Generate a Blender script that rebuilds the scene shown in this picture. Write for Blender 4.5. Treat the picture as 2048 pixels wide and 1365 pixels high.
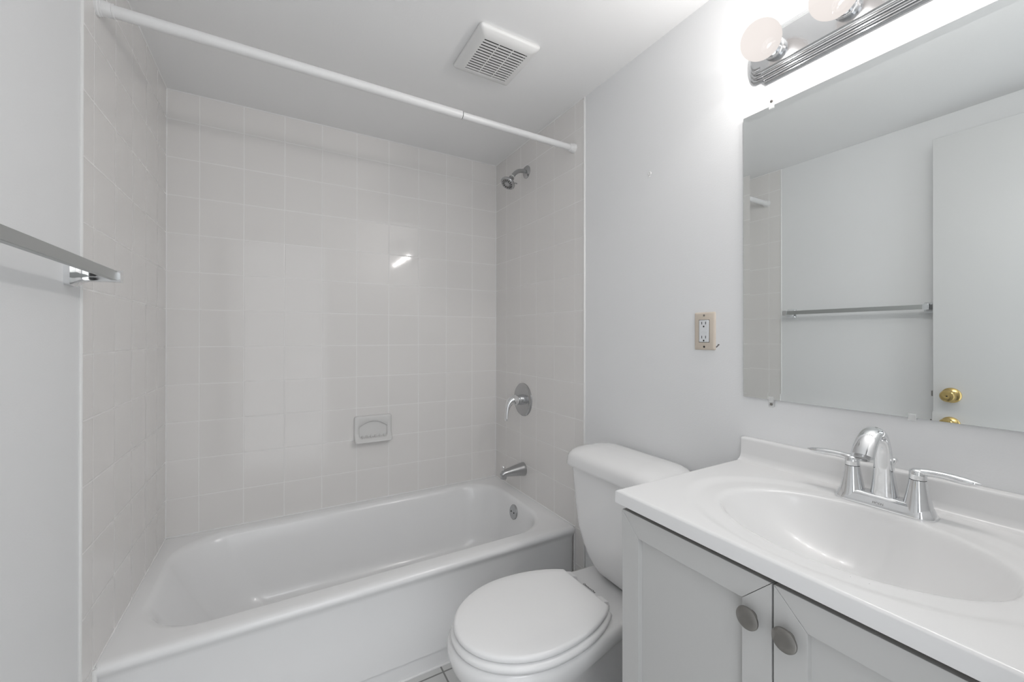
import bpy, bmesh, math, random
from mathutils import Vector, Matrix
random.seed(4)
S = bpy.context.scene
for o in list(bpy.data.objects): bpy.data.objects.remove(o, do_unlink=True)

# ------------------------------------------------------------------ camera
W, H = 1.524, 2.2377          # tub alcove width (x), ceiling height (z); back wall y = 0
F_PX, PPX, PPY = 823.53, 1039.88, 672.14
YAW, PITCH, ROLL = 0.53084, 0.00211, 0.00078
cam_d = bpy.data.cameras.new('camera'); cam = bpy.data.objects.new('camera', cam_d)
S.collection.objects.link(cam)
cam_d.sensor_fit = 'HORIZONTAL'; cam_d.sensor_width = 36.0
cam_d.lens = F_PX / 2048 * 36.0
cam_d.shift_x = (1024 - PPX) / 2048; cam_d.shift_y = (PPY - 682.5) / 2048
cam_d.clip_start = 0.01
fw = Vector((math.sin(YAW)*math.cos(PITCH), math.cos(YAW)*math.cos(PITCH), math.sin(PITCH)))
rt = Vector((math.cos(YAW), -math.sin(YAW), 0)); up = rt.cross(fw)
rt2 = rt*math.cos(ROLL) + up*math.sin(ROLL); up2 = up*math.cos(ROLL) - rt*math.sin(ROLL)
m = Matrix((rt2, up2, -fw)).transposed().to_4x4()
m.translation = Vector((0.39944, -2.20127, 1.21341))
cam.matrix_world = m
S.camera = cam

# ------------------------------------------------------------------ world, light, exposure
BULB_W, WORLD_S, HALL_FILL_W = 11.5, 1.3, 5.0
S.view_settings.view_transform = 'Standard'; S.view_settings.look = 'None'
S.view_settings.exposure = 0.37; S.view_settings.gamma = 1.0
S.view_settings.use_curve_mapping = False
wd = bpy.data.worlds.new('world'); S.world = wd; wd.use_nodes = True
bg = wd.node_tree.nodes['Background']
bg.inputs[0].default_value = (0.94, 0.965, 1.0, 1); bg.inputs[1].default_value = WORLD_S
hl = bpy.data.lights.new('added_hall_fill', 'AREA'); hl.shape = 'RECTANGLE'; hl.size = 0.8; hl.size_y = 0.35  # added fill lamp, unseen beyond the doorway, to brighten the room
hl.energy = HALL_FILL_W; hl.color = (0.97, 0.985, 1.0)
ho = bpy.data.objects.new('added_hall_fill', hl); S.collection.objects.link(ho)
ho.location = (0.5, -2.85, 2.42); ho.rotation_euler = (math.radians(35), 0, 0)

# ------------------------------------------------------------------ materials
def mat(name, col, rough=0.5, metal=0.0, spec=0.5, coat=0.0, bump=None):
    M = bpy.data.materials.new(name); M.use_nodes = True
    nt = M.node_tree; b = nt.nodes['Principled BSDF']
    b.inputs['Base Color'].default_value = (*col, 1); b.inputs['Roughness'].default_value = rough
    b.inputs['Metallic'].default_value = metal; b.inputs['Specular IOR Level'].default_value = spec
    b.inputs['Coat Weight'].default_value = coat; b.inputs['Coat Roughness'].default_value = 0.05
    if bump:                                       # (noise scale, strength, distance)
        g = nt.nodes.new('ShaderNodeNewGeometry'); n = nt.nodes.new('ShaderNodeTexNoise')
        n.inputs['Scale'].default_value = bump[0]; n.inputs['Detail'].default_value = 4
        k = nt.nodes.new('ShaderNodeBump'); k.inputs['Strength'].default_value = bump[1]; k.inputs['Distance'].default_value = bump[2]
        nt.links.new(g.outputs['Position'], n.inputs['Vector']); nt.links.new(n.outputs['Fac'], k.inputs['Height'])
        nt.links.new(k.outputs['Normal'], b.inputs['Normal'])
    return M

def tile_mat(name, axis, u0, s, v0, sv, col, grout_col, half=0.0014, soft=0.0016, rough=0.07, tilt=0.004, vaxis='Z', var=0.012):
    M = bpy.data.materials.new(name); M.use_nodes = True
    nt = M.node_tree; N = nt.nodes; L = nt.links; b = N['Principled BSDF']
    def math_(op, a, bb=None, clamp=False):
        n = N.new('ShaderNodeMath'); n.operation = op; n.use_clamp = clamp
        for i, x in enumerate((a, bb)):
            if x is None: continue
            if isinstance(x, (int, float)): n.inputs[i].default_value = x
            else: L.new(x, n.inputs[i])
        return n.outputs[0]
    g = N.new('ShaderNodeNewGeometry'); sx = N.new('ShaderNodeSeparateXYZ'); L.new(g.outputs['Position'], sx.inputs[0])
    U = math_('DIVIDE', math_('SUBTRACT', sx.outputs[axis], u0), s)
    V = math_('DIVIDE', math_('SUBTRACT', sx.outputs[vaxis], v0), sv)
    def edge(t, size):
        f = math_('FRACT', t); e = math_('MINIMUM', f, math_('SUBTRACT', 1.0, f))
        return math_('MULTIPLY', e, size)
    d = math_('MINIMUM', edge(U, s), edge(V, sv))
    mask = math_('DIVIDE', math_('SUBTRACT', d, half), soft, True)      # 0 in the grout, 1 on the tile
    cid = N.new('ShaderNodeCombineXYZ'); L.new(math_('FLOOR', U), cid.inputs[0]); L.new(math_('FLOOR', V), cid.inputs[1])
    wn = N.new('ShaderNodeTexWhiteNoise'); wn.noise_dimensions = '3D'; L.new(cid.outputs[0], wn.inputs['Vector'])
    hs = N.new('ShaderNodeHueSaturation'); hs.inputs['Color'].default_value = (*col, 1)
    L.new(math_('ADD', 1 - var/2, math_('MULTIPLY', wn.outputs['Value'], var)), hs.inputs['Value'])
    mx = N.new('ShaderNodeMix'); mx.data_type = 'RGBA'
    L.new(mask, mx.inputs[0]); mx.inputs[6].default_value = (*grout_col, 1); L.new(hs.outputs[0], mx.inputs[7])
    L.new(mx.outputs[2], b.inputs['Base Color'])
    L.new(math_('SUBTRACT', 0.55, math_('MULTIPLY', mask, 0.55 - rough)), b.inputs['Roughness'])
    vs = N.new('ShaderNodeVectorMath'); vs.operation = 'SUBTRACT'; L.new(wn.outputs['Color'], vs.inputs[0]); vs.inputs[1].default_value = (.5, .5, .5)
    vm = N.new('ShaderNodeVectorMath'); vm.operation = 'SCALE'; L.new(vs.outputs[0], vm.inputs[0]); vm.inputs['Scale'].default_value = tilt
    va = N.new('ShaderNodeVectorMath'); va.operation = 'ADD'; L.new(g.outputs['Normal'], va.inputs[0]); L.new(vm.outputs[0], va.inputs[1])
    vn = N.new('ShaderNodeVectorMath'); vn.operation = 'NORMALIZE'; L.new(va.outputs[0], vn.inputs[0])
    nz = N.new('ShaderNodeTexNoise'); nz.inputs['Scale'].default_value = 9; nz.inputs['Detail'].default_value = 2
    L.new(g.outputs['Position'], nz.inputs['Vector'])
    hgt = math_('ADD', math_('MULTIPLY', mask, 1.0), math_('MULTIPLY', nz.outputs['Fac'], 0.35))
    k = N.new('ShaderNodeBump'); k.inputs['Strength'].default_value = 0.4; k.inputs['Distance'].default_value = 0.0012
    L.new(hgt, k.inputs['Height']); L.new(vn.outputs[0], k.inputs['Normal']); L.new(k.outputs[0], b.inputs['Normal'])
    b.inputs['Specular IOR Level'].default_value = 0.42
    return M

TS, TSV, TZ0 = 0.15733, 0.15783, 0.53815
TC, GC = (0.85, 0.832, 0.815), (0.912, 0.902, 0.889)
M_tile_b = tile_mat('back_wall_tile', 'X', 0.11042, TS, TZ0, TSV, TC, GC)
M_tile_l = tile_mat('left_wall_tile', 'Y', -0.14088, TS, TZ0, TSV, TC, GC)
M_tile_r = tile_mat('right_wall_tile', 'Y', -0.13433, TS, TZ0, TSV, TC, GC)
M_floor = tile_mat('floor_tile', 'X', 0.9165, 0.305, -0.775, 0.305, (0.70, 0.70, 0.69), (0.30, 0.30, 0.29), half=0.0025, soft=0.001, rough=0.3, tilt=0.0, vaxis='Y')
M_paint = mat('wall_paint', (0.885, 0.893, 0.90), 0.42, bump=(260, 0.12, 0.002))
M_ceil = mat('ceiling_paint', (0.945, 0.946, 0.946), 0.6, bump=(200, 0.12, 0.002))
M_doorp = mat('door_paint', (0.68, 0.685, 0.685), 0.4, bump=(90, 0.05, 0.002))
M_trim = mat('white_gloss_paint', (0.86, 0.86, 0.85), 0.3)
M_caulk = mat('white_caulk', (0.93, 0.93, 0.925), 0.4)
M_porc = mat('white_porcelain', (0.88, 0.88, 0.88), 0.16, coat=0.3)
M_tub = mat('tub_enamel', (0.93, 0.932, 0.935), 0.22, coat=0.25, bump=(14, 0.05, 0.004))
M_seat = mat('seat_plastic', (0.92, 0.92, 0.92), 0.28)
M_dish = mat('soap_dish_ceramic', (0.76, 0.755, 0.745), 0.15)
M_vplast = mat('vent_plastic', (0.84, 0.84, 0.83), 0.4)
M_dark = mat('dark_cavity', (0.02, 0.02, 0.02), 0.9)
M_rod = mat('rod_enamel', (0.84, 0.84, 0.84), 0.35, bump=(120, 0.1, 0.002))
M_cab = mat('vanity_paint', (0.57, 0.57, 0.562), 0.42)
M_gap = mat('gap_brown', (0.16, 0.13, 0.09), 0.8)
M_chrome = mat('chrome', (0.82, 0.83, 0.84), 0.07, 1.0)
M_plate = mat('lamp_plate_chrome', (0.56, 0.57, 0.58), 0.16, 1.0, bump=(160, 0.08, 0.001))
M_steel = mat('brushed_steel', (0.48, 0.485, 0.49), 0.30, 1.0)
M_gsteel = mat('grey_chrome', (0.48, 0.485, 0.49), 0.14, 1.0)
M_nickel = mat('brushed_nickel', (0.30, 0.29, 0.275), 0.32, 1.0, bump=(300, 0.15, 0.001))
M_brass = mat('brass', (0.62, 0.47, 0.20), 0.16, 1.0)
M_mirror = mat('mirror_silver', (0.86, 0.885, 0.88), 0.0, 1.0)
M_mback = mat('mirror_edge', (0.16, 0.18, 0.18), 0.4)
M_beige = mat('beige_plastic', (0.70, 0.62, 0.53), 0.4)
M_wplast = mat('white_plastic', (0.80, 0.82, 0.84), 0.35)
M_black = mat('black_print', (0.03, 0.03, 0.03), 0.5)
M_bar = mat('towel_bar_aluminium', (0.50, 0.515, 0.51), 0.42, 1.0)
M_teflon = mat('white_thread_tape', (0.85, 0.85, 0.82), 0.5)
M_chip = mat('bare_plaster', (0.20, 0.19, 0.18), 0.9)
# clear plastic
M_clear = mat('clear_plastic', (0.93, 0.94, 0.94), 0.15); M_clear.node_tree.nodes['Principled BSDF'].inputs['Alpha'].default_value = 0.4
# countertop: cultured marble with a few specks of dirt in the basin
M_top = mat('cultured_marble', (0.82, 0.82, 0.82), 0.22, coat=0.1)
nt = M_top.node_tree; g = nt.nodes.new('ShaderNodeNewGeometry')
vo = nt.nodes.new('ShaderNodeTexVoronoi'); vo.inputs['Scale'].default_value = 95; nt.links.new(g.outputs['Position'], vo.inputs['Vector'])
ds = nt.nodes.new('ShaderNodeVectorMath'); ds.operation = 'DISTANCE'; nt.links.new(g.outputs['Position'], ds.inputs[0]); ds.inputs[1].default_value = (1.14, -1.93, 0.855)
m1 = nt.nodes.new('ShaderNodeMapRange'); nt.links.new(ds.outputs['Value'], m1.inputs[0])
for i, v in enumerate((0.0, 0.09, 0.11, 0.0)): m1.inputs[1+i].default_value = v
lt = nt.nodes.new('ShaderNodeMath'); lt.operation = 'LESS_THAN'; nt.links.new(vo.outputs['Distance'], lt.inputs[0]); nt.links.new(m1.outputs[0], lt.inputs[1])
mx = nt.nodes.new('ShaderNodeMix'); mx.data_type = 'RGBA'; nt.links.new(lt.outputs[0], mx.inputs[0])
mx.inputs[6].default_value = (0.82, 0.82, 0.82, 1); mx.inputs[7].default_value = (0.12, 0.11, 0.10, 1)
nt.links.new(mx.outputs[2], nt.nodes['Principled BSDF'].inputs['Base Color'])
# lamp glass: frosted, glowing, lets the filament light through
M_bulb = bpy.data.materials.new('frosted_bulb_glass'); M_bulb.use_nodes = True
nt = M_bulb.node_tree; nt.nodes.clear()
out = nt.nodes.new('ShaderNodeOutputMaterial'); em = nt.nodes.new('ShaderNodeEmission'); tr = nt.nodes.new('ShaderNodeBsdfTransparent'); ad = nt.nodes.new('ShaderNodeAddShader')
em.inputs[0].default_value = (1.0, 0.93, 0.89, 1); em.inputs[1].default_value = 0.62
tr.inputs[0].default_value = (0.12, 0.12, 0.12, 1)
gm = nt.nodes.new('ShaderNodeNewGeometry'); sp_ = nt.nodes.new('ShaderNodeSeparateXYZ'); mr = nt.nodes.new('ShaderNodeMapRange')   # the lamp throws most light forward, less back to the wall
nt.links.new(gm.outputs['Position'], sp_.inputs[0]); ab = nt.nodes.new('ShaderNodeVectorMath'); ab.operation = 'SUBTRACT'
ctr = nt.nodes.new('ShaderNodeObjectInfo'); nt.links.new(gm.outputs['Position'], ab.inputs[0]); nt.links.new(ctr.outputs['Location'], ab.inputs[1])
nt.links.new(ab.outputs[0], sp_.inputs[0]); nt.links.new(sp_.outputs[0], mr.inputs[0])
for i, v in enumerate((-0.094-0.030, -0.094+0.040, 0.14, 0.03)): mr.inputs[1+i].default_value = v
cc = nt.nodes.new('ShaderNodeCombineColor')
for i in range(3): nt.links.new(mr.outputs[0], cc.inputs[i])
nt.links.new(cc.outputs[0], tr.inputs[0])
nt.links.new(em.outputs[0], ad.inputs[0]); nt.links.new(tr.outputs[0], ad.inputs[1]); nt.links.new(ad.outputs[0], out.inputs[0])

# ------------------------------------------------------------------ mesh helpers
def NB(): return bmesh.new()
def obj(name, bm, M, parent=None, org=None, ang=35, bevel=0.0, seg=2, flat=False):
    base = Vector(parent['_o']) if parent is not None else Vector(org or (0, 0, 0))
    bmesh.ops.translate(bm, verts=bm.verts, vec=-base)
    bmesh.ops.recalc_face_normals(bm, faces=bm.faces)
    me = bpy.data.meshes.new(name); bm.to_mesh(me); bm.free()
    for x in (M if isinstance(M, (list, tuple)) else [M]): me.materials.append(x)
    if not flat:
        me.shade_smooth(); me.set_sharp_from_angle(angle=math.radians(ang))
    o = bpy.data.objects.new(name, me); S.collection.objects.link(o)
    o['_o'] = list(base)
    if parent is not None: o.parent = parent
    else: o.location = base
    if bevel:
        b = o.modifiers.new('bevel', 'BEVEL'); b.width = bevel; b.segments = seg; b.limit_method = 'ANGLE'; b.angle_limit = math.radians(40)
        b.harden_normals = False
    return o
def tag(o, label, cat, group=None):
    o['label'] = label; o['category'] = cat
    if group: o['group'] = group
    return o
def thing(name, label, cat, loc, group=None):
    o = bpy.data.objects.new(name, None); S.collection.objects.link(o); o.empty_display_size = 0.05
    o.location = loc; o['_o'] = list(loc)
    return tag(o, label, cat, group)
def struct(name, bm, M, label=None, **k):
    o = obj(name, bm, M, **k); o['kind'] = 'structure'
    if label: o['label'] = label
    return o
def box(bm, a, b, mi=0):
    x0, y0, z0 = (min(p, q) for p, q in zip(a, b)); x1, y1, z1 = (max(p, q) for p, q in zip(a, b))
    v = [bm.verts.new(p) for p in ((x0,y0,z0),(x1,y0,z0),(x1,y1,z0),(x0,y1,z0),(x0,y0,z1),(x1,y0,z1),(x1,y1,z1),(x0,y1,z1))]
    for f in ((0,3,2,1),(4,5,6,7),(0,1,5,4),(1,2,6,5),(2,3,7,6),(3,0,4,7)):
        fc = bm.faces.new([v[i] for i in f]); fc.material_index = mi
def loft(bm, rings, cap0=True, cap1=True, closed=True):
    R = [[bm.verts.new(p) for p in r] for r in rings]; n = len(R[0])
    for a, b in zip(R, R[1:]):
        for i in range(n if closed else n-1):
            j = (i+1) % n
            bm.faces.new((a[i], a[j], b[j], b[i]))
    if cap0: bm.faces.new(list(reversed(R[0])))
    if cap1: bm.faces.new(R[-1])
    return R
def frame(d):
    d = Vector(d).normalized(); a = Vector((0, 0, 1)) if abs(d.z) < .95 else Vector((1, 0, 0))
    u = a.cross(d).normalized(); return u, d.cross(u), d
def lathe(bm, c, d, prof, n=32, cap0=True, cap1=True):          # prof: (distance along axis, radius)
    u, v, w = frame(d); c = Vector(c)
    loft(bm, [[c + w*t + (u*math.cos(2*math.pi*i/n) + v*math.sin(2*math.pi*i/n))*max(r, 1e-4) for i in range(n)] for t, r in prof], cap0, cap1)
def sweep(bm, pts, rad, n=16, ref=(0, 0, 1), cap=True):           # rad: r or (r_side, r_ref) per point
    pts = [Vector(p) for p in pts]; rings = []
    for i, p in enumerate(pts):
        t = (pts[min(i+1, len(pts)-1)] - pts[max(i-1, 0)]).normalized()
        rf = Vector(ref); s = t.cross(rf)
        if s.length < 1e-3: s = t.cross(Vector((1, 0, 0)))
        s.normalize(); q = s.cross(t)
        r = rad[i] if isinstance(rad, (list, tuple)) else rad
        ra, rb = r if isinstance(r, (list, tuple)) else (r, r)
        rings.append([p + s*ra*math.cos(2*math.pi*k/n) + q*rb*math.sin(2*math.pi*k/n) for k in range(n)])
    loft(bm, rings, cap, cap)
def spline(pts, k=6):                                            # Catmull-Rom
    P = [Vector(p) for p in pts]; P = [2*P[0]-P[1]] + P + [2*P[-1]-P[-2]]; o = []
    for i in range(1, len(P)-2):
        for j in range(k):
            t = j/k; a, b, c, d = P[i-1:i+3]
            o.append(.5*((2*b) + (c-a)*t + (2*a-5*b+4*c-d)*t*t + (3*b-a-3*c+d)*t**3))
    return o + [P[-2]]
def lerp_list(vals, n):
    o = []
    for i in range(n):
        t = i/(n-1)*(len(vals)-1); a = int(min(t, len(vals)-2)); f = t-a
        x, y = vals[a], vals[a+1]
        o.append(tuple(p*(1-f)+q*f for p, q in zip(x, y)) if isinstance(x, tuple) else x*(1-f)+y*f)
    return o
def rrect(cx, cy, hx, hy, r, n=8):
    r = min(r, hx, hy); o = []
    for k, (sx, sy) in enumerate(((1, 1), (-1, 1), (-1, -1), (1, -1))):
        for i in range(n+1):
            a = math.pi/2*(k + i/n)
            o.append((cx + sx*(hx-r) + r*math.cos(a), cy + sy*(hy-r) + r*math.sin(a)))
    return o
def text_mesh(name, body, size, M, parent, mat4, extr=0.0003, shear=0.0):
    c = bpy.data.curves.new(name, 'FONT'); c.body = body; c.size = size; c.extrude = extr; c.align_x = 'CENTER'; c.align_y = 'CENTER'; c.shear = shear
    t = bpy.data.objects.new('tmp', c); S.collection.objects.link(t)
    dg = bpy.context.evaluated_depsgraph_get(); me = bpy.data.meshes.new_from_object(t.evaluated_get(dg))
    bpy.data.objects.remove(t, do_unlink=True)
    me.name = name; me.transform(Matrix.Translation(-Vector(parent['_o'])) @ mat4)
    me.materials.clear(); me.materials.append(M)
    o = bpy.data.objects.new(name, me); S.collection.objects.link(o); o.parent = parent; o['_o'] = list(parent['_o'])
    return o
def axes(x, y, o):                                               # matrix from local x, local y, origin
    x = Vector(x).normalized(); y = Vector(y).normalized(); z = x.cross(y)
    mm = Matrix((x, y, z)).transposed().to_4x4(); mm.translation = Vector(o); return mm

# ------------------------------------------------------------------ the room
YF = -2.285                                  # inner face of the wall with the doorway
PW = 0.004                                   # painted walls lie this far behind the tile face
LE, RE = -0.8388, -0.8228                    # where the tile stops on the left and right wall
bm = NB(); box(bm, (-0.12, YF-0.12, -0.1), (W+0.12, 0.12, 0)); floor = struct('floor', bm, M_floor, 'white square floor tiles with dark grey grout')
bm = NB(); box(bm, (-0.12, YF-0.12, H), (W+0.12, 0.12, H+0.1)); ceiling = struct('ceiling', bm, M_ceil, 'flat painted white ceiling')
bm = NB(); box(bm, (-0.12, YF, 0), (-PW, 0.12, H)); wall_left = struct('wall_left', bm, M_paint, 'white painted wall with towel bar')
bm = NB(); box(bm, (W+PW, YF, 0), (W+0.12, 0.12, H)); wall_right = struct('wall_right', bm, M_paint, 'white painted wall behind toilet and vanity')
bm = NB(); box(bm, (-PW, PW, 0), (W+PW, 0.12, H)); wall_back = struct('wall_back', bm, M_paint, 'wall behind the bathtub')
bm = NB(); box(bm, (-0.12, YF-0.12, 0), (0.11, YF, H)); box(bm, (0.84, YF-0.12, 0), (W+0.12, YF, H)); box(bm, (0.11, YF-0.12, 2.11), (0.84, YF, H))
wall_front = struct('wall_front', bm, M_paint, 'white painted wall with the doorway')
bm = NB(); box(bm, (0.09, YF-0.13, 0), (0.11, YF+0.0005, 2.13)); box(bm, (0.84, YF-0.13, 0), (0.86, YF+0.0005, 2.13)); box(bm, (0.11, YF-0.13, 2.11), (0.84, YF+0.0005, 2.13))
trim_1 = struct('trim_1', bm, M_trim, 'white casing around the doorway')
# tile faces
bm = NB(); box(bm, (0, 0, 0), (W, PW, H)); obj('tile_panel', bm, M_tile_b, wall_back)['label'] = 'beige white square tiles'
bm = NB(); box(bm, (-PW, LE, 0), (0, 0, H)); obj('tile_panel', bm, M_tile_l, wall_left, bevel=0.003)['label'] = 'beige white square tiles'
bm = NB(); box(bm, (W, RE, 0), (W+PW, 0, H)); obj('tile_panel', bm, M_tile_r, wall_right, bevel=0.003)['label'] = 'beige white square tiles'
# caulk and edge beads
def bead(parent, a, b, r=0.0036):
    bm = NB(); sweep(bm, [a, b], r, 8, ref=(0.3, 0.5, 0.8)); return obj('caulk_line', bm, M_caulk, parent)
bead(wall_back, (0, 0, 0.38), (0, 0, H)); bead(wall_back, (W, 0, 0.38), (W, 0, H), 0.0035)
bead(wall_back, (0, 0, H), (W, 0, H), 0.0035); bead(wall_back, (0.0, 0, 0.381), (W, 0, 0.381), 0.0035)
bead(wall_left, (0, 0, H), (0, LE, H)); bead(wall_left, (0, -0.01, 0.381), (0, -0.77, 0.381), 0.0035)
bead(wall_right, (W, 0, H), (W, RE, H)); bead(wall_right, (W, -0.01, 0.381), (W, -0.77, 0.381), 0.003)
bm = NB(); sweep(bm, [(W+0.002, RE-0.003, 0), (W+0.002, RE-0.003, H)], (0.0048), 10, ref=(1, 0, 0)); obj('edge_bead', bm, M_trim, wall_right)['label'] = 'bright white bead along the tile edge'
bm = NB(); sweep(bm, [(-0.002, LE-0.002, 0), (-0.002, LE-0.002, H)], (0.004), 10, ref=(1, 0, 0)); obj('edge_bead', bm, M_trim, wall_left)['label'] = 'bright white bead along the tile edge'
# small damage on the painted wall
bm = NB()
for k in range(5): lathe(bm, (W+PW, -1.4385-0.002*k+0.001*random.random(), 1.183+0.0016*k+0.002*random.random()), (-1, 0, 0), [(0, 0.0022), (0.0004, 0.0014)], 7)
obj('paint_chip', bm, M_chip, wall_right)['label'] = 'dark chip in the paint beside the outlet'
bm = NB(); lathe(bm, (W+PW, -1.182, 1.789), (-1, 0, 0), [(0, 0.007), (0.002, 0.006), (0.0025, 0.004), (0.0012, 0.003)], 12)
lathe(bm, (W+PW, -1.180, 1.780), (-1, 0, 0), [(0, 0.004), (0.001, 0.003)], 9); obj('filled_screw_hole', bm, M_trim, wall_right)['label'] = 'small white patched screw hole above the toilet'

# open door, folded back along the left wall
DX, DY0, DY1, DH = 0.092, -1.540, YF+0.012, 2.108
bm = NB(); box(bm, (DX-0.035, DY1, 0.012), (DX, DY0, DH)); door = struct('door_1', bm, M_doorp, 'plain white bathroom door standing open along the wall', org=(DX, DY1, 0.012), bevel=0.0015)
bm = NB(); KY, KZ = -1.600, 0.957
lathe(bm, (DX, KY, KZ), (1, 0, 0), [(0, 0.033), (0.004, 0.0325), (0.009, 0.026), (0.012, 0.015), (0.03, 0.0115), (0.036, 0.014), (0.040, 0.022), (0.048, 0.0265), (0.056, 0.0255), (0.061, 0.021), (0.063, 0.012), (0.062, 0.004)], 40)
kn = obj('door_knob', bm, M_brass, door); kn['label'] = 'round polished brass knob'
bm = NB(); lathe(bm, (DX+0.0615, KY, KZ), (1, 0, 0), [(0, 0.0026), (0.002, 0.0024)], 12); box(bm, (DX+0.0045, KY-0.024, KZ-0.002), (DX+0.0095, KY-0.016, KZ+0.002)); obj('keyhole', bm, M_dark, kn)
bm = NB(); box(bm, (DX-0.029, DY0-0.0005, KZ-0.029), (DX-0.006, DY0+0.001, KZ+0.029)); obj('latch_plate', bm, M_brass, door)
bm = NB(); box(bm, (DX-0.024, DY0, KZ-0.012), (DX-0.011, DY0+0.009, KZ+0.012)); obj('latch_bolt', bm, M_nickel, door, bevel=0.002)

# ------------------------------------------------------------------ bathtub
def ring3(pts, z): return [Vector((x, y, z)) for x, y in pts]
tub = thing('bathtub', 'white enamel bathtub with a plain front apron set in the tiled alcove', 'bathtub', (0.762, -0.4, 0))
bm = NB(); x0, x1 = 0.002, W-0.002
def outer(yf, z, r=0.006, i=0.0): return ring3(rrect((x0+x1)/2, (yf-0.004)/2, (x1-x0)/2-i, (-0.004-yf)/2, r, 10), z)
def inner(xa, xb, ya, yb, z, r): return ring3(rrect((xa+xb)/2, (ya+yb)/2, (xb-xa)/2, (yb-ya)/2, r, 10), z)
rings = [outer(-0.743, 0.0), outer(-0.743, 0.060), outer(-0.752, 0.066), outer(-0.753, 0.20), outer(-0.754, 0.330), outer(-0.760, 0.346), outer(-0.768, 0.356), outer(-0.7705, 0.366), outer(-0.766, 0.375), outer(-0.756, 0.3795), outer(-0.742, 0.380, 0.02, 0.002)]
rings += [inner(0.040, 1.462, -0.702, -0.040, 0.380, 0.17), inner(0.046, 1.456, -0.696, -0.046, 0.3785, 0.175), inner(0.054, 1.450, -0.688, -0.054, 0.373, 0.18), inner(0.062, 1.446, -0.681, -0.061, 0.362, 0.18), inner(0.072, 1.442, -0.675, -0.067, 0.34, 0.18),
          inner(0.125, 1.427, -0.655, -0.087, 0.24, 0.17), inner(0.185, 1.412, -0.637, -0.105, 0.13, 0.15), inner(0.225, 1.398, -0.622, -0.120, 0.085, 0.14), inner(0.27, 1.36, -0.595, -0.147, 0.062, 0.12), inner(0.35, 1.28, -0.53, -0.21, 0.055, 0.08)]
loft(bm, rings, False, True)
obj('tub_shell', bm, M_tub, tub, ang=50)
bm = NB(); OV = Vector((1.4365, -0.372, 0.318)); od = Vector((-1, 0, 0.14))
lathe(bm, OV+Vector((0.004, 0, 0)), od, [(0, 0.0365), (0.006, 0.036), (0.009, 0.033), (0.0105, 0.02)], 32)
op = obj('overflow_plate', bm, M_gsteel, tub); op['label'] = 'round steel overflow cover'
u, v, w = frame(od)
for s in (-1, 1):
    bm = NB(); lathe(bm, OV+Vector((0.004, 0, 0))+w*0.0098+Vector((0, s*0.014, 0)), od, [(0, 0.0042), (0.0015, 0.0038)], 12); obj('screw', bm, M_dark, op)
bm = NB(); lathe(bm, (1.25, -0.372, 0.054), (0, 0, 1), [(0, 0.035), (0.004, 0.033), (0.0045, 0.02), (0.001, 0.015)], 24); obj('drain', bm, M_gsteel, tub)
bead(wall_left, (0.001, -0.766, 0.0), (0.001, -0.766, 0.376), 0.007); bead(wall_right, (W-0.001, -0.764, 0.0), (W-0.001, -0.764, 0.374), 0.005)
bead(tub, (0.0, -0.745, 0.002), (1.52, -0.745, 0.002), 0.004).name = 'caulk_line'

# tub spout
t = thing('tub_spout', 'grey metal tub spout with pull-up diverter on the tiled wall above the tub', 'spout', (W, -0.325, 0.512))
bm = NB(); pts = spline([(W, -0.325, 0.5115), (1.515, -0.325, 0.5115), (1.475, -0.325, 0.5105), (1.435, -0.325, 0.5085), (1.408, -0.325, 0.505), (1.395, -0.325, 0.500), (1.389, -0.325, 0.497)], 5)
sweep(bm, pts, lerp_list([(0.034, 0.0355), (0.0345, 0.0350), (0.029, 0.0285), (0.0235, 0.0215), (0.0195, 0.0180), (0.0165, 0.0150), (0.010, 0.008)], len(pts)), 28, ref=(0, 0, 1))
lathe(bm, (1.405, -0.325, 0.503), (-0.08, 0, -1), [(0, 0.0165), (0.018, 0.0155), (0.024, 0.0150), (0.0242, 0.011), (0.015, 0.010)], 24); obj('body', bm, M_steel, t, ang=60)
bm = NB(); lathe(bm, (1.405, -0.325, 0.52), (-0.12, 0, 1), [(0, 0.004), (0.014, 0.004), (0.015, 0.008), (0.020, 0.009), (0.024, 0.0065), (0.0255, 0.002)], 18); obj('diverter_knob', bm, M_chrome, t)

# shower valve
t = thing('shower_valve', 'round chrome tub valve plate with a downward curved lever handle', 'faucet', (W, -0.323, 0.880))
c = Vector((W, -0.323, 0.880)); ax = (-1, 0, 0)
bm = NB(); lathe(bm, c, ax, [(0, 0.0875), (0.005, 0.087), (0.010, 0.082), (0.012, 0.074), (0.0125, 0.03)], 56); e = obj('escutcheon', bm, M_gsteel, t)
bm = NB(); lathe(bm, c+Vector((-0.012, 0, 0)), ax, [(0, 0.029), (0.022, 0.027), (0.0225, 0.0255), (0.024, 0.0255), (0.0245, 0.027), (0.034, 0.027)], 36); obj('sleeve', bm, M_chrome, t)
bm = NB(); pts = spline([(W-0.044, -0.323, 0.880), (W-0.062, -0.323, 0.881), (W-0.080, -0.323, 0.873), (W-0.094, -0.324, 0.853), (W-0.101, -0.325, 0.825), (W-0.106, -0.326, 0.792), (W-0.107, -0.326, 0.778)], 5)
sweep(bm, pts, lerp_list([(0.027, 0.027), (0.026, 0.025), (0.021, 0.02), (0.015, 0.014), (0.012, 0.009), (0.0125, 0.007), (0.010, 0.005)], len(pts)), 24, ref=(1, 0, 0.2)); obj('lever_handle', bm, M_chrome, t, ang=60)

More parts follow.
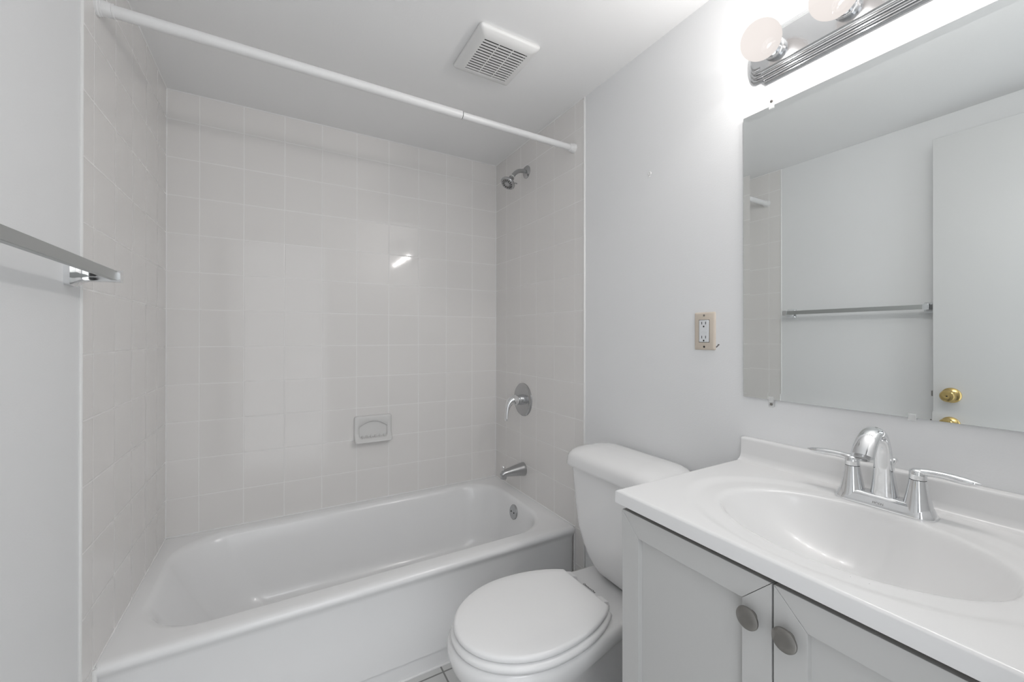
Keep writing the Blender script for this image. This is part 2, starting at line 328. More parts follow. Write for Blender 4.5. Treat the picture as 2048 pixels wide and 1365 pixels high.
# shower head
t = thing('wall_shower', 'grey metal shower head on a bent arm high on the tiled wall', 'shower head', (W, -0.357, 2.078))
bm = NB(); lathe(bm, (W, -0.357, 2.078), (-1, 0, 0), [(0, 0.033), (0.004, 0.0325), (0.009, 0.027), (0.013, 0.016)], 32); obj('flange', bm, M_gsteel, t)
A = spline([(W-0.006, -0.357, 2.078), (1.495, -0.357, 2.078), (1.468, -0.358, 2.070), (1.445, -0.360, 2.050), (1.431, -0.362, 2.031)], 6)
bm = NB(); sweep(bm, A, 0.0105, 18, ref=(0, 1, 0)); obj('shower_arm', bm, M_steel, t, ang=60)
d = Vector((-0.58, -0.15, -0.80)).normalized(); p0 = Vector((1.434, -0.361, 2.035))
bm = NB(); lathe(bm, p0, d, [(0, 0.0122), (0.008, 0.0122)], 18); obj('thread_tape', bm, M_teflon, t)
bm = NB(); lathe(bm, p0+d*0.007, d, [(0, 0.010), (0.001, 0.0145), (0.011, 0.0145), (0.012, 0.0125), (0.017, 0.0125), (0.018, 0.016), (0.026, 0.020), (0.036, 0.032), (0.042, 0.0375), (0.049, 0.0385), (0.052, 0.036), (0.0515, 0.031), (0.050, 0.030)], 36); hd = obj('head', bm, M_gsteel, t)
bm = NB(); fc = p0+d*0.0575; lathe(bm, fc, d, [(-0.001, 0.031), (0.0015, 0.030), (0.003, 0.018), (0.0045, 0.008), (0.0048, 0.002)], 30); obj('spray_face', bm, M_steel, hd)
bm = NB(); u, v, w = frame(d)
for k in range(14):
    a = 2*math.pi*k/14; q = u*math.cos(a)+v*math.sin(a); s = w.cross(q)
    vs = [bm.verts.new(fc + q*r + s*o_ + w*zz) for r, o_, zz in ((0.013, -0.0012, 0.0042), (0.013, 0.0012, 0.0042), (0.0275, 0.0030, 0.0024), (0.0275, -0.0030, 0.0024))]; bm.faces.new(vs)
bmesh.ops.solidify(bm, geom=bm.faces[:], thickness=0.0006); obj('spray_slots', bm, M_dark, hd, flat=True)
bm = NB(); sweep(bm, [p0+d*0.044+Vector((0.02, -0.03, -0.01)), p0+d*0.046+Vector((0.026, -0.040, -0.014))], 0.003, 8); obj('spray_tab', bm, M_steel, hd)

# soap dish
t = thing('soap_dish', 'white ceramic soap dish set into the tile above the tub', 'soap dish', (0.8185, 0, 0.745))
xa, xb, za, zb = 0.727, 0.910, 0.681, 0.812
bm = NB()
def dish_ring(i, y, r=0.012, sag=0.0): return [Vector((x, y, z)) for x, z in rrect((xa+xb)/2, (za+zb)/2, (xb-xa)/2-i, (zb-za)/2-i, r, 8)]
def lipped(pts, k):                                              # lower lip leans out into the room
    return [Vector((p.x, p.y - k*max(0, (0.728-p.z)/0.047)**1.4*0.034, p.z)) for p in pts]
def arch(i):
    cx, hw, zb_, zt = (xa+xb)/2, 0.071-i, 0.700+i, 0.754
    o = [(cx+hw, zt - (zt-zb_-0.012)*k/6) for k in range(6)]
    o += [(cx+hw-0.012+0.012*math.cos(a), zb_+0.012-0.012*math.sin(a)) for a in [math.pi/2*k/5 for k in range(6)]]
    o += [(cx-hw+0.012-0.012*math.sin(a), zb_+0.012-0.012*math.cos(a)) for a in [math.pi/2*k/5 for k in range(6)]]
    o += [(cx-hw, zb_+0.012+(zt-zb_-0.012)*(k+1)/6) for k in range(6)]
    o += [(cx-hw+2*hw*(k+1)/13, zt+(0.031-i)*(1-(2*(k+1)/13-1)**2)) for k in range(12)]
    return o
def fit(pts, n):                                                 # resample a closed outline, starting at its right-hand side, going down
    P = [Vector((x, z)) for x, z in pts]; L = [0]
    for a, b in zip(P, P[1:]+P[:1]): L.append(L[-1]+(b-a).length)
    o = []; k = 0
    for i in range(n):
        d = L[-1]*i/n
        while L[k+1] < d: k += 1
        a, b = P[k], P[(k+1) % len(P)]; o.append(a.lerp(b, (d-L[k])/(L[k+1]-L[k])))
    return o
NR = 72
def drect(i, r):
    pts = rrect((xa+xb)/2, (za+zb)/2, (xb-xa)/2-i, (zb-za)/2-i, r, 6)[::-1]
    k = min(range(len(pts)), key=lambda q: abs(pts[q][0]-((xa+xb)/2+(xb-xa)/2-i))*100+abs(pts[q][1]-0.754))
    return fit(pts[k:]+pts[:k], NR)
lip = lambda y, z, k: y - k*max(0, (0.728-z)/0.047)**1.4*0.034
def dring(P, y, k): return [Vector((p.x, lip(y, p.y, k), p.y)) for p in P]
R = [dring(drect(0, 0.010), -0.0005, 0), dring(drect(0, 0.010), -0.007, 1), dring(drect(0.003, 0.012), -0.0125, 1), dring(drect(0.007, 0.012), -0.0140, 1),
     dring(fit(arch(-0.001), NR), -0.0138, 1), dring(fit(arch(0.002), NR), -0.0115, .95), dring(fit(arch(0.005), NR), -0.0035, .25)]
loft(bm, R, False, True); obj('dish', bm, M_dish, t, ang=50)
for k in range(6):
    bm = NB(); x = 0.766+0.021*k; sweep(bm, [(x, -0.006, 0.7100), (x, -0.018, 0.7050), (x, -0.030, 0.7005)], [0.0035, 0.0036, 0.002], 8, ref=(0, 0, 1)); obj('drain_rib', bm, M_dish, t)

# shower curtain rod
t = thing('shower_curtain_rod', 'white telescoping shower curtain rod spanning the alcove below the ceiling', 'curtain rod', (W/2, -0.757, 2.045))
zr = lambda x: 2.051 - 0.007*x/W
bm = NB(); sweep(bm, [(0.02, -0.757, zr(0)), (0.990, -0.757, zr(0.99))], 0.0152, 28); obj('outer_tube', bm, M_rod, t)
bm = NB(); sweep(bm, [(0.985, -0.757, zr(0.985)), (1.50, -0.757, zr(1.5))], 0.0128, 28); obj('inner_tube', bm, M_rod, t)
bm = NB(); lathe(bm, (0.993, -0.757, zr(.993)), (1, 0, 0), [(0, 0.0138), (0.002, 0.0138)], 24); obj('joint_gap', bm, M_dark, t)
bm = NB(); lathe(bm, (0.986, -0.757, zr(.986)), (1, 0, 0), [(0, 0.0156), (0.006, 0.0156), (0.007, 0.014)], 28); obj('joint_ring', bm, M_rod, t)
bm = NB(); lathe(bm, (0.0, -0.757, zr(0)), (1, 0, 0), [(0, 0.0225), (0.005, 0.0225), (0.007, 0.020), (0.010, 0.020), (0.011, 0.0185), (0.028, 0.0172), (0.030, 0.0165), (0.031, 0.0175), (0.034, 0.0172), (0.035, 0.0155)], 32); obj('end_cap', bm, M_rod, t)
bm = NB(); lathe(bm, (W, -0.757, zr(W)), (-1, 0, 0), [(0, 0.0205), (0.006, 0.0205), (0.020, 0.0165), (0.026, 0.0158), (0.027, 0.0128)], 32); obj('end_cap', bm, M_rod, t)

# ceiling exhaust vent
VX0, VX1, VY0, VY1 = 0.963, 1.194, -0.992, -0.742
t = thing('exhaust_fan_vent', 'square white plastic exhaust fan cover on the ceiling with dark slots', 'vent', ((VX0+VX1)/2, (VY0+VY1)/2, H))
vc = ((VX0+VX1)/2, (VY0+VY1)/2); hx, hy = (VX1-VX0)/2, (VY1-VY0)/2
gx, gy = hx-0.032, hy-0.036
bm = NB(); loft(bm, [ring3(rrect(*vc, hx-0.004, hy-0.004, 0.008, 5), H), ring3(rrect(*vc, hx, hy, 0.010, 5), H-0.004), ring3(rrect(*vc, hx, hy, 0.010, 5), H-0.009), ring3(rrect(*vc, hx-0.005, hy-0.005, 0.010, 5), H-0.016), ring3(rrect(*vc, hx-0.022, hy-0.022, 0.008, 5), H-0.025), ring3(rrect(*vc, gx, gy, 0.002, 5), H-0.0255), ring3(rrect(*vc, gx, gy, 0.002, 5), H-0.012)], False, False)
obj('frame', bm, M_vplast, t, ang=50)
bm = NB(); box(bm, (vc[0]-gx-0.001, vc[1]-gy-0.001, H-0.013), (vc[0]+gx+0.001, vc[1]+gy+0.001, H-0.010)); obj('duct_opening', bm, M_dark, t)
bm = NB(); ns = 13; pitch = 2*gy/(ns)
for k in range(ns+1):
    y = vc[1]-gy+pitch*k; w_ = pitch*0.24
    box(bm, (vc[0]-gx, max(y-w_, vc[1]-gy), H-0.0255), (vc[0]+gx, min(y+w_, vc[1]+gy), H-0.0232))
for s in (-0.33, 0.33): box(bm, (vc[0]+gx*s-0.0015, vc[1]-gy, H-0.0252), (vc[0]+gx*s+0.0015, vc[1]+gy, H-0.0235))
obj('grille', bm, M_vplast, t, flat=True)

# towel bar
t = thing('towel_bar', 'flat grey metal towel bar on chrome brackets on the left painted wall', 'towel bar', (-PW, -1.206, 1.353))
bm = NB(); box(bm, (0.068, -1.520, 1.3425), (0.080, -0.895, 1.3640)); obj('bar', bm, M_bar, t, bevel=0.0012)
for y, e in ((-0.903, 1), (-1.512, -1)):
    bm = NB(); loft(bm, [[Vector((x, yy, zz)) for yy, zz in rrect(y, 1.352, h1, h2, 0.006, 4)] for x, h1, h2 in ((-PW, 0.024, 0.026), (0.006, 0.024, 0.026), (0.011, 0.021, 0.023), (0.020, 0.0145, 0.0175), (0.034, 0.0115, 0.0150), (0.060, 0.0100, 0.0140), (0.0845, 0.0095, 0.0140))]); pm = obj('bracket', bm, M_chrome, t, ang=30)
    bm = NB(); box(bm, (0.064, y+e*0.007, 1.339), (0.0845, y+e*0.0125, 1.3675)); obj('end_cap', bm, M_chrome, pm, bevel=0.002)
    bm = NB(); lathe(bm, (0.03, y, 1.3385), (0, 0, -1), [(0, 0.0022), (0.0008, 0.0018)], 10); obj('set_screw', bm, M_dark, pm)

# ------------------------------------------------------------------ toilet
TY = -1.180
toilet = thing('toilet', 'white two-piece toilet with closed lid standing between bathtub and vanity', 'toilet', (1.15, TY, 0))
def egg(xf, xb, hw, xm=1.02, clampx=None, p=2.0, n=64, yc=TY):
    o = []
    for i in range(n):
        a = 2*math.pi*i/n; c, s = math.cos(a), math.sin(a)
        if c <= 0: x = xm + (xm-xf)*c; y = hw*s
        else: x = xm + (xb-xm)*c**(2/p); y = hw*(1 if s > 0 else -1)*abs(s)**(2/p)
        if clampx: x = min(x, clampx)
        o.append((x, yc+y))
    return o
def bowl_ring(xf, xb, hw, wb, xm, z, n=24):
    o = [(xm-(xm-xf)*math.sin(math.pi*k/(2*n)), hw*math.cos(math.pi*k/(2*n))) for k in range(2*n+1)]
    m_ = 20; side = []
    for k in range(1, m_+1):
        t_ = k/m_; x = xm+(xb-xm)*t_; e = sm(0.0, 0.75, t_)
        y = hw+(wb-hw)*e
        q = max(0, (x-(xb-0.05))/0.05); y -= 0.05*(1-math.sqrt(max(0, 1-q*q)))*min(1, wb/0.1)
        side.append((x, y))
    o = [(x, y) for x, y in o]
    return [Vector((x, TY+y, z)) for x, y in o + [(xx, -yy) for xx, yy in side] + [(xx, yy) for xx, yy in side[::-1]]]
def sm(a, b, x):
    x = max(0, min(1, (x-a)/(b-a))); return x*x*(3-2*x)
bm = NB()
prof = [(0.0, .93, 1.42, .112, .105, 1.12), (0.03, .93, 1.42, .112, .105, 1.12), (0.06, .945, 1.40, .104, .095, 1.12), (0.12, .955, 1.38, .098, .085, 1.12), (0.17, .94, 1.37, .105, .085, 1.1), (0.22, .895, 1.37, .128, .09, 1.07), (0.27, .845, 1.38, .153, .095, 1.04), (0.305, .815, 1.40, .168, .105, 1.03),
        (0.325, .802, 1.44, .175, .122, 1.02), (0.342, .795, 1.49, .180, .138, 1.02), (0.365, .789, 1.495, .183, .141, 1.02), (0.378, .791, 1.494, .181, .139, 1.02), (0.385, .797, 1.490, .175, .134, 1.02), (0.387, .806, 1.485, .166, .126, 1.02)]
loft(bm, [bowl_ring(xf, xb, hw, wb, xm, z) for z, xf, xb, hw, wb, xm in prof])
obj('bowl', bm, M_porc, toilet, ang=60)
SY = -1.184
def seat_o(i): return egg(.806+i, 1.300-i, .174-i, 1.02, 1.236-i, yc=SY)
bm = NB(); loft(bm, [ring3(seat_o(z2), z) for z, z2 in ((0.3875, 0.004), (0.390, -0.004), (0.398, -0.0075), (0.405, -0.005), (0.4085, 0.003))]); obj('seat_ring', bm, M_seat, toilet, ang=50)
bm = NB(); loft(bm, [ring3(seat_o(z2), z) for z, z2 in ((0.4095, 0.012), (0.4115, 0.004), (0.4175, 0.0), (0.4240, 0.0005), (0.4275, 0.0035), (0.4295, 0.009), (0.4310, 0.03), (0.4325, 0.07))]); obj('seat_lid', bm, M_seat, toilet, ang=50)
for y in (-1.092, -1.246):
    bm = NB(); loft(bm, [[Vector((x, y+s, z)) for x, z in ((1.212, 0.3885), (1.264, 0.3885), (1.268, 0.396), (1.262, 0.412), (1.236, 0.420), (1.212, 0.420))] for s in (-0.017, 0.017)]); obj('hinge', bm, M_seat, toilet, bevel=0.002, flat=True)
text_mesh('brand_lettering', 'QuantumOne', 0.0105, M_black, toilet, axes((0, -1, 0), (1, 0, 0), (1.282, -1.148, 0.3872)), 0.0002, 0.25)
TKY = -1.192
bm = NB()
prof = [(0.4, 1.352, 0.092, 0.03), (0.407, 1.346, 0.104, .04), (0.425, 1.338, 0.126, .05), (0.45, 1.331, 0.146, .055), (0.49, 1.325, 0.166, .055), (0.54, 1.320, 0.179, .05), (0.62, 1.314, 0.188, .05), (0.70, 1.309, 0.194, .05), (0.762, 1.305, 0.197, .05)]
loft(bm, [ring3(rrect((xf+1.505)/2, TKY, (1.505-xf)/2, hw, r, 8), z) for z, xf, hw, r in prof]); obj('tank', bm, M_porc, toilet, ang=60)
bm = NB(); loft(bm, [ring3(rrect(1.425, TKY, 0.055, 0.07, 0.03, 8), z) for z in (0.385, 0.402)]); obj('tank_gasket', bm, M_dark, toilet)
bm = NB()
lid = [(0.756, 0.004, .05), (0.758, 0.0, .055), (0.768, -0.001, .06), (0.788, 0.0, .065), (0.798, 0.003, .07), (0.806, 0.010, .07), (0.812, 0.022, .065), (0.816, 0.040, .05), (0.8195, 0.065, .04), (0.8205, 0.095, .015)]
loft(bm, [ring3(rrect(1.401, TKY, 0.113-i, 0.211-i, r, 8), z) for z, i, r in lid]); obj('tank_lid', bm, M_porc, toilet, ang=60)
bm = NB(); lathe(bm, (1.20, TY-0.118, 0), (0, 0, 1), [(0, 0.018), (0.012, 0.017), (0.02, 0.011), (0.023, 0.003)], 18); obj('floor_bolt_cap', bm, M_porc, toilet)

# ------------------------------------------------------------------ vanity
CZ, CX0, CY0, CY1 = 0.877, 1.040, -1.525, -2.188
cab = thing('vanity_cabinet', 'light grey two-door vanity cabinet under the white sink top', 'cabinet', (1.29, -1.856, 0))
bm = NB(); CB = W+PW-0.001
box(bm, (1.070, -1.536, 0.095), (1.086, -2.176, 0.847)); box(bm, (1.086, -1.536, 0.0), (CB, -1.552, 0.847)); box(bm, (1.086, -2.160, 0.0), (CB, -2.176, 0.847)); box(bm, (1.086, -1.552, 0.095), (CB, -2.160, 0.111)); box(bm, (CB-0.006, -1.552, 0.111), (CB, -2.160, 0.70)); box(bm, (1.13, -1.552, 0.0), (1.146, -2.160, 0.095))
obj('body', bm, M_cab, cab, bevel=0.001)
bm = NB(); box(bm, (1.0620, -1.540, 0.838), (1.0705, -2.172, 0.8485)); obj('gap_strip', bm, M_gap, cab)['label'] = 'dark brown strip in the gap below the top'  # dark brown strip filling the gap between doors and top
def cabinet_door(ya, yb, ky):
    z0, z1, xf, xk, sw, b = 0.10, 0.8375, 1.0485, 1.0695, 0.0465, 0.0008
    ym, zm = (ya+yb)/2, (z0+z1)/2; hw, hz = abs(ya-yb)/2, (z1-z0)/2
    bm = NB(); O = [(ym+hw, z0), (ym-hw, z0), (ym-hw, z1), (ym+hw, z1)]; I = [(ym+hw-sw, z0+sw), (ym-hw+sw, z0+sw), (ym-hw+sw, z1-sw), (ym+hw-sw, z1-sw)]
    for k in range(4):                                           # four mitred frame pieces with hairline joints
        a, a2, c2, c1 = O[k], O[(k+1) % 4], I[(k+1) % 4], I[k]
        dv = Vector((a2[0]-a[0], a2[1]-a[1])).normalized()*0.0005
        q = [(a[0]+dv.x, a[1]+dv.y), (a2[0]-dv.x, a2[1]-dv.y), (c2[0]-dv.x, c2[1]-dv.y), (c1[0]+dv.x, c1[1]+dv.y)]
        loft(bm, [[Vector((x, y, z)) for y, z in q] for x in (xf, xk)])
    box(bm, (xf+0.011, ym-hw+sw-0.003, z0+sw-0.003), (xk-0.002, ym+hw-sw+0.003, z1-sw+0.003))
    d = obj('door', bm, M_cab, cab, bevel=0.0006, flat=True)
    bm = NB(); lathe(bm, (xf, ky, 0.772), (-1, 0, 0), [(0, 0.008), (0.007, 0.0075), (0.010, 0.010), (0.0118, 0.0165), (0.0138, 0.0178), (0.016, 0.0172), (0.0175, 0.0145), (0.0186, 0.009), (0.0189, 0.001)], 36); obj('knob', bm, M_nickel, d)['label'] = 'round brushed nickel knob'
cabinet_door(-1.538, -1.8535, -1.824); cabinet_door(-1.8565, -2.174, -1.879)

# one-piece top with basin
top = thing('washbasin', 'glossy white one-piece sink top with oval basin on the vanity cabinet', 'sink', (1.28, -1.856, 0.849))
BX, BY, BA, BB = 1.262, -1.860, 0.152, 0.207
def sm(a, b, x):
    x = max(0, min(1, (x-a)/(b-a))); return x*x*(3-2*x)
def top_z(x, y):
    r = math.hypot((x-BX)/BA, (y-BY)/BB); ro = math.hypot((x-BX)/0.205, (y-BY)/0.278)
    z = CZ - 0.0045*(1-sm(0.90, 1.02, ro))
    if r < 1.06:
        t = max(0.0, 1-r)
        z -= 0.105*(1-min(r, 1)**2.6) + 0.004*(1-sm(0.97, 1.06, r))
    # lip along the front and side edges
    e = min(x-CX0, CY0-y, y-CY1); 
    if e < 0.006: z -= 0.004*(1-e/0.006)**2
    return z
bm = NB(); nx, ny = 110, 150; XB = W+PW-0.0005
xs = [CX0 + 0.0015*i for i in range(4)] + [CX0+0.006+(XB-CX0-0.006)*i/nx for i in range(nx+1)]
ys = [CY0 - 0.0015*i for i in range(4)] + [CY0-0.006-(CY0-CY1-0.012)*i/ny for i in range(ny+1)] + [CY1+0.0045-0.0015*i for i in range(4)]
G = [[bm.verts.new((x, y, top_z(x, y))) for y in ys] for x in xs]
for i in range(len(xs)-1):
    for j in range(len(ys)-1): bm.faces.new((G[i][j], G[i+1][j], G[i+1][j+1], G[i][j+1]))
rim = [G[i][0] for i in range(len(xs))] + [G[-1][j] for j in range(1, len(ys))] + [G[i][-1] for i in range(len(xs)-2, -1, -1)] + [G[0][j] for j in range(len(ys)-2, 0, -1)]
low = [bm.verts.new((v.co.x, v.co.y, 0.849)) for v in rim]
for k in range(len(rim)):
    bm.faces.new((rim[k], rim[(k+1) % len(rim)], low[(k+1) % len(rim)], low[k]))
obj('countertop', bm, M_top, top, ang=60)
bm = NB()
sect = [(XB, 0.860), (XB-0.040, 0.8765), (XB-0.031, 0.8795), (XB-0.0255, 0.885), (XB-0.0225, 0.895), (XB-0.0215, 0.930), (XB-0.0205, 0.934), (XB-0.018, 0.936), (XB, 0.936)]
loft(bm, [[Vector((x, y, z)) for x, z in sect] for y in (CY0-0.002, CY1+0.001)]); obj('backsplash', bm, M_top, top, ang=50)
bm = NB(); lathe(bm, (BX, BY, CZ-0.115), (0, 0, 1), [(0, 0.026), (0.004, 0.024), (0.0045, 0.017), (0.002, 0.012), (0.005, 0.010), (0.006, 0.003)], 24); obj('drain_stopper', bm, M_chrome, top)

# faucet
FX, FY = 1.452, -1.856
fa = thing('sink_faucet', 'chrome two-handle faucet with arched spout on the white sink top', 'faucet', (FX, FY, CZ-0.004))
FZ = CZ-0.0045
bm = NB()
def base_ring(i, z, sad=0.0):
    o = []
    for x, y in rrect(FX, FY, 0.0275-i, 0.0815-i, 0.0275-i, 10):
        t = abs(y-FY)/0.0815; pinch = 1 - 0.22*math.exp(-((abs(y-FY)-0.026)/0.016)**2)*(1 if x < FX else .6)
        o.append(Vector((FX+(x-FX)*pinch, y, z + sad*(1-math.cos(math.pi*min(1, t*1.25)))/2)))
    return o
loft(bm, [base_ring(0, FZ), base_ring(-0.0005, FZ+0.004), base_ring(0.0025, FZ+0.009), base_ring(0.006, FZ+0.013, 0.004), base_ring(0.009, FZ+0.0165, 0.006), base_ring(0.014, FZ+0.018, 0.006)]); obj('base_plate', bm, M_chrome, fa, ang=50)
for s, y in ((1, -1.804), (-1, -1.908)):
    bm = NB(); c = Vector((FX, y, FZ))
    lathe(bm, c, (0, 0, 1), [(0.010, 0.0245), (0.018, 0.0225), (0.026, 0.0205), (0.045, 0.0168), (0.062, 0.0140), (0.069, 0.0132)], 32); hb = obj('handle_base', bm, M_chrome, fa)
    bm = NB(); lathe(bm, c, (0, 0, 1), [(0.0685, 0.0122), (0.0705, 0.0122)], 24); obj('seal_ring', bm, M_dark, hb)
    bm = NB()
    lathe(bm, c, (0, 0, 1), [(0.070, 0.0130), (0.078, 0.0130), (0.083, 0.0132), (0.087, 0.0115), (0.0895, 0.007), (0.0900, 0.001)], 24)
    P = [(0, -s*0.009, 0.0805), (0, s*0.004, 0.0845), (0, s*0.018, 0.0860), (-0.001, s*0.034, 0.0865), (-0.002, s*0.050, 0.0860), (-0.003, s*0.064, 0.0850), (-0.004, s*0.076, 0.0850), (-0.004, s*0.084, 0.0858)]
    pts = spline([c+Vector(q) for q in P], 4)
    sweep(bm, pts, lerp_list([(0.011, 0.004), (0.0105, 0.0070), (0.0080, 0.0066), (0.0075, 0.0066), (0.0085, 0.0070), (0.0085, 0.0068), (0.0060, 0.0045), (0.0012, 0.0008)], len(pts)), 18, ref=(0, 0, 1)); obj('lever_handle', bm, M_chrome, fa, ang=60)
bm = NB(); c = Vector((FX, FY, FZ))
P = [(0.006, 0, 0.012), (0.005, 0, 0.03), (0.003, 0, 0.055), (0.000, 0, 0.085), (-0.006, 0, 0.115), (-0.018, 0, 0.139), (-0.036, 0, 0.1525), (-0.056, 0, 0.1525), (-0.074, 0, 0.142), (-0.088, 0, 0.127), (-0.097, 0, 0.114)]
pts = spline([c+Vector(q) for q in P], 4)
sweep(bm, pts, lerp_list([(0.0250, 0.0235), (0.0220, 0.0205), (0.0185, 0.0165), (0.0160, 0.0130), (0.0150, 0.0108), (0.0150, 0.0098), (0.0158, 0.0098), (0.0168, 0.0105), (0.0178, 0.0115), (0.0186, 0.0125), (0.0190, 0.0130)], len(pts)), 28, ref=(-1, 0, 0.001)); sp = obj('spout', bm, M_chrome, fa, ang=60)
bm = NB(); e = c+Vector(P[-1]); dd = (Vector(P[-1])-Vector(P[-2])).normalized(); lathe(bm, e-dd*0.001, dd, [(0, 0.0125), (0.006, 0.0120), (0.0065, 0.009), (0.004, 0.008)], 24); obj('aerator', bm, M_steel, sp)
bm = NB(); lathe(bm, (FX+0.031, FY-0.004, FZ+0.012), (0.05, 0, 1), [(0, 0.0028), (0.066, 0.0028), (0.070, 0.0045), (0.074, 0.0075), (0.078, 0.0082), (0.081, 0.006), (0.082, 0.001)], 16); obj('lift_rod', bm, M_chrome, fa)
text_mesh('brand_lettering', 'MOEN', 0.0062, M_nickel, fa, axes((0, -1, 0), (0.45, 0, 0.9), (FX-0.0245, FY+0.001, FZ+0.0095)), 0.0004)

# ------------------------------------------------------------------ mirror, light bar, outlet
MY0, MY1, MZ0, MZ1 = -1.5245, -2.184, 1.0475, 1.824
XW = W+PW
t = thing('wall_mirror', 'large frameless rectangular mirror on the wall above the sink', 'mirror', (XW, (MY0+MY1)/2, MZ0))
bm = NB(); bw = 0.018
def mring(i, x): return [bm.verts.new(p) for p in ((x, MY0-i, MZ0+i), (x, MY1+i, MZ0+i), (x, MY1+i, MZ1-i), (x, MY0-i, MZ1-i))]
r0, r1, r2 = mring(0, XW-0.0005), mring(0, XW-0.0060), mring(bw, XW-0.0052)
for a, b, mi in ((r0, r1, 1), (r1, r2, 0)):
    for i in range(4):
        f = bm.faces.new((a[i], a[(i+1) % 4], b[(i+1) % 4], b[i])); f.material_index = mi
bm.faces.new(r2).material_index = 0
obj('glass', bm, [M_mirror, M_mback], t, flat=True)
for y, z, s in ((-1.601, MZ1, 1), (-1.600, MZ0, -1), (-1.880, MZ0, -1), (-2.10, MZ1, 1)):
    bm = NB(); full = y != -1.880
    if full: box(bm, (XW-0.0005, y-0.0065, z+s*0.0006), (XW-0.0065, y+0.0065, z+s*0.019))
    else: box(bm, (XW-0.0005, y-0.0065, z+s*0.0006), (XW-0.0070, y+0.0065, z+s*0.003))
    box(bm, (XW-0.0060, y-0.0065, z-s*0.008), (XW-0.0085, y+0.0065, z+s*0.006)); cl = obj('mirror_clip', bm, M_clear, t, bevel=0.001); cl['label'] = 'small clear plastic clip'
    if not full: continue
    bm = NB(); lathe(bm, (XW-0.0062, y, z+s*0.012), (-1, 0, 0), [(0, 0.0040), (0.0015, 0.0036), (0.002, 0.002)], 14); obj('screw', bm, M_nickel, cl)

LZ, LY0, LY1 = 1.957, -1.541, -2.171
t = thing('vanity_light', 'chrome light bar with round frosted bulbs above the mirror', 'lamp', (XW, -1.856, LZ))
bm = NB()
def bar_outline(inset):
    hz = 0.066-inset; ear = 0.012; cap = 0.042; o = []
    n = 14; hr = hz-ear
    yR, yL = LY0-cap-0.0, LY1+cap
    o.append((yR, -hz)); o.append((yR, -hr*0.985))
    for i in range(n+1):
        a = -math.pi/2 + math.pi*i/n
        o.append((yR+0.002 + (cap-inset*0.75)*abs(math.cos(a))**0.42, hr*math.sin(a)))
    o.append((yR, hr*0.985)); o.append((yR, hz)); o.append((yL, hz)); o.append((yL, hr*0.985))
    for i in range(n+1):
        a = math.pi/2 - math.pi*i/n
        o.append((yL-0.002 - (cap-inset*0.75)*abs(math.cos(a))**0.42, hr*math.sin(a)))
    o.append((yL, -hr*0.985)); o.append((yL, -hz))
    return o
steps = [(0.0, 0.0), (0.0, 0.006), (0.003, 0.008), (0.007, 0.008), (0.008, 0.013), (0.011, 0.015), (0.015, 0.015), (0.016, 0.020), (0.019, 0.022), (0.022, 0.022), (0.0235, 0.026), (0.027, 0.028)]
loft(bm, [[Vector((XW-d_, y, LZ+z)) for y, z in bar_outline(i_)] for i_, d_ in steps]); obj('back_plate', bm, M_plate, t, ang=25)
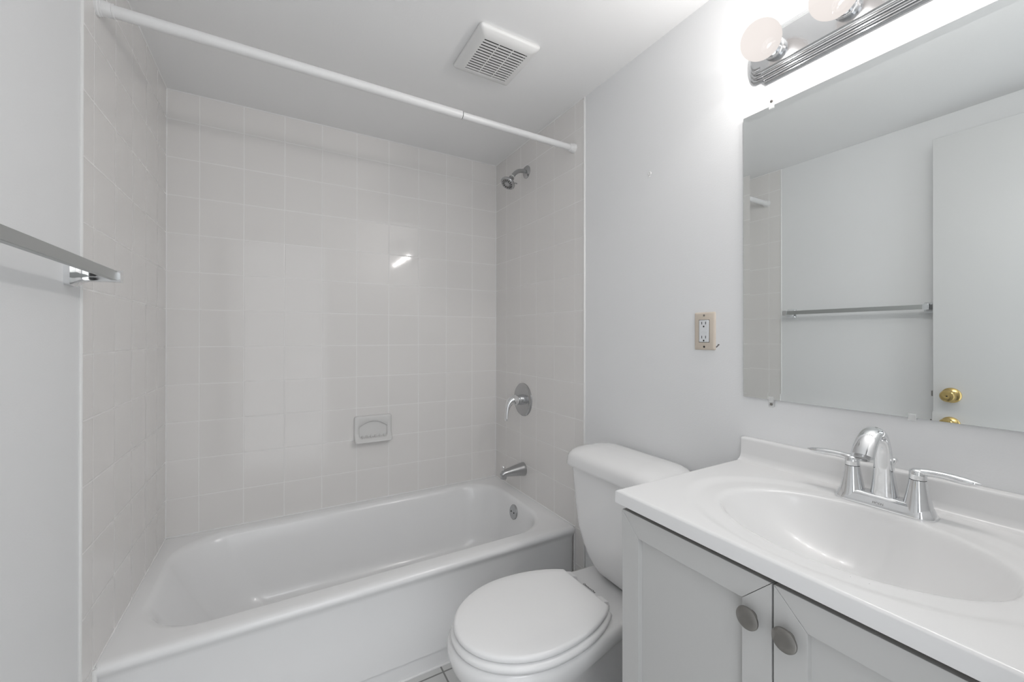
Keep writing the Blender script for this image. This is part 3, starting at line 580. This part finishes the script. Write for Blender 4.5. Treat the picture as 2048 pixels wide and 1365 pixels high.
for y in (-1.622, -1.778, -1.934, -2.090):
    bm = NB(); bc = Vector((XW-0.094, y, LZ-0.004))
    lathe(bm, (XW-0.027, y, LZ-0.004), (-1, 0, 0), [(0, 0.0265), (0.010, 0.0255), (0.012, 0.0235), (0.0125, 0.0225), (0.030, 0.0215), (0.032, 0.019), (0.031, 0.016), (0.020, 0.0155)], 36); sk = obj('socket', bm, M_chrome, t)
    bm = NB(); R_ = 0.0455; prof = [(-0.056, 0.013), (-0.046, 0.0145), (-0.040, 0.0215)] + [(-R_*math.cos(a), R_*math.sin(a)) for a in [math.radians(k) for k in range(36, 181, 8)]]
    lathe(bm, bc, (-1, 0, 0), prof, 40, True, True); bu = obj('bulb', bm, M_bulb, sk, ang=80); bu['label'] = 'glowing round frosted bulb'
    ld = bpy.data.lights.new('bulb_filament', 'POINT'); ld.energy = BULB_W*17/12; ld.color = (1.0, 0.97, 0.945); ld.shadow_soft_size = 0.006
    lo = bpy.data.objects.new('bulb_filament', ld); S.collection.objects.link(lo); lo.parent = t; lo.location = bc-Vector(t['_o'])

t = thing('wall_outlet', 'beige wall plate with a white two-socket outlet beside the mirror', 'outlet', (XW, -1.401, 1.231))
oy, oz = -1.401, 1.231
bm = NB(); loft(bm, [[Vector((x, yy, zz)) for yy, zz in rrect(oy, oz, 0.0350-i, 0.0575-i, 0.003, 4)] for x, i in ((XW, 0), (XW-0.0025, 0), (XW-0.0048, 0.0018), (XW-0.0062, 0.0050))]); pl = obj('wall_plate', bm, M_beige, t, ang=50)
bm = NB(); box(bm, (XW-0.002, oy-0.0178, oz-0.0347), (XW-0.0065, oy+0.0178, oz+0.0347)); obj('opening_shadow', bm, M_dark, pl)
bm = NB(); box(bm, (XW-0.002, oy-0.0166, oz-0.0335), (XW-0.0082, oy+0.0166, oz+0.0335)); rc = obj('receptacle', bm, M_wplast, t, bevel=0.0015)
rc['label'] = 'white two-socket insert'
for zc in (0.0215, -0.0215):
    bm = NB(); box(bm, (XW-0.008, oy-0.0075, zc+oz-0.001), (XW-0.0085, oy-0.0055, zc+oz+0.007)); box(bm, (XW-0.008, oy+0.0055, zc+oz-0.001), (XW-0.0085, oy+0.0075, zc+oz+0.007)); lathe(bm, (XW-0.008, oy, oz+zc-0.0075), (-1, 0, 0), [(0, 0.0026), (0.0005, 0.0026)], 12); obj('socket_slots', bm, M_dark, rc)
bm = NB(); box(bm, (XW-0.008, oy-0.009, oz-0.003), (XW-0.0088, oy-0.001, oz+0.003)); box(bm, (XW-0.008, oy+0.001, oz-0.003), (XW-0.0088, oy+0.009, oz+0.003)); obj('test_button', bm, M_wplast, rc, bevel=0.0003)
for s in (1, -1):
    bm = NB(); lathe(bm, (XW-0.006, oy, oz+s*0.0480), (-1, 0, 0), [(0, 0.0032), (0.0010, 0.0028), (0.0013, 0.001)], 14); obj('screw', bm, M_nickel if s > 0 else M_dark, pl)

for o in bpy.data.objects:
    if '_o' in o: del o['_o']
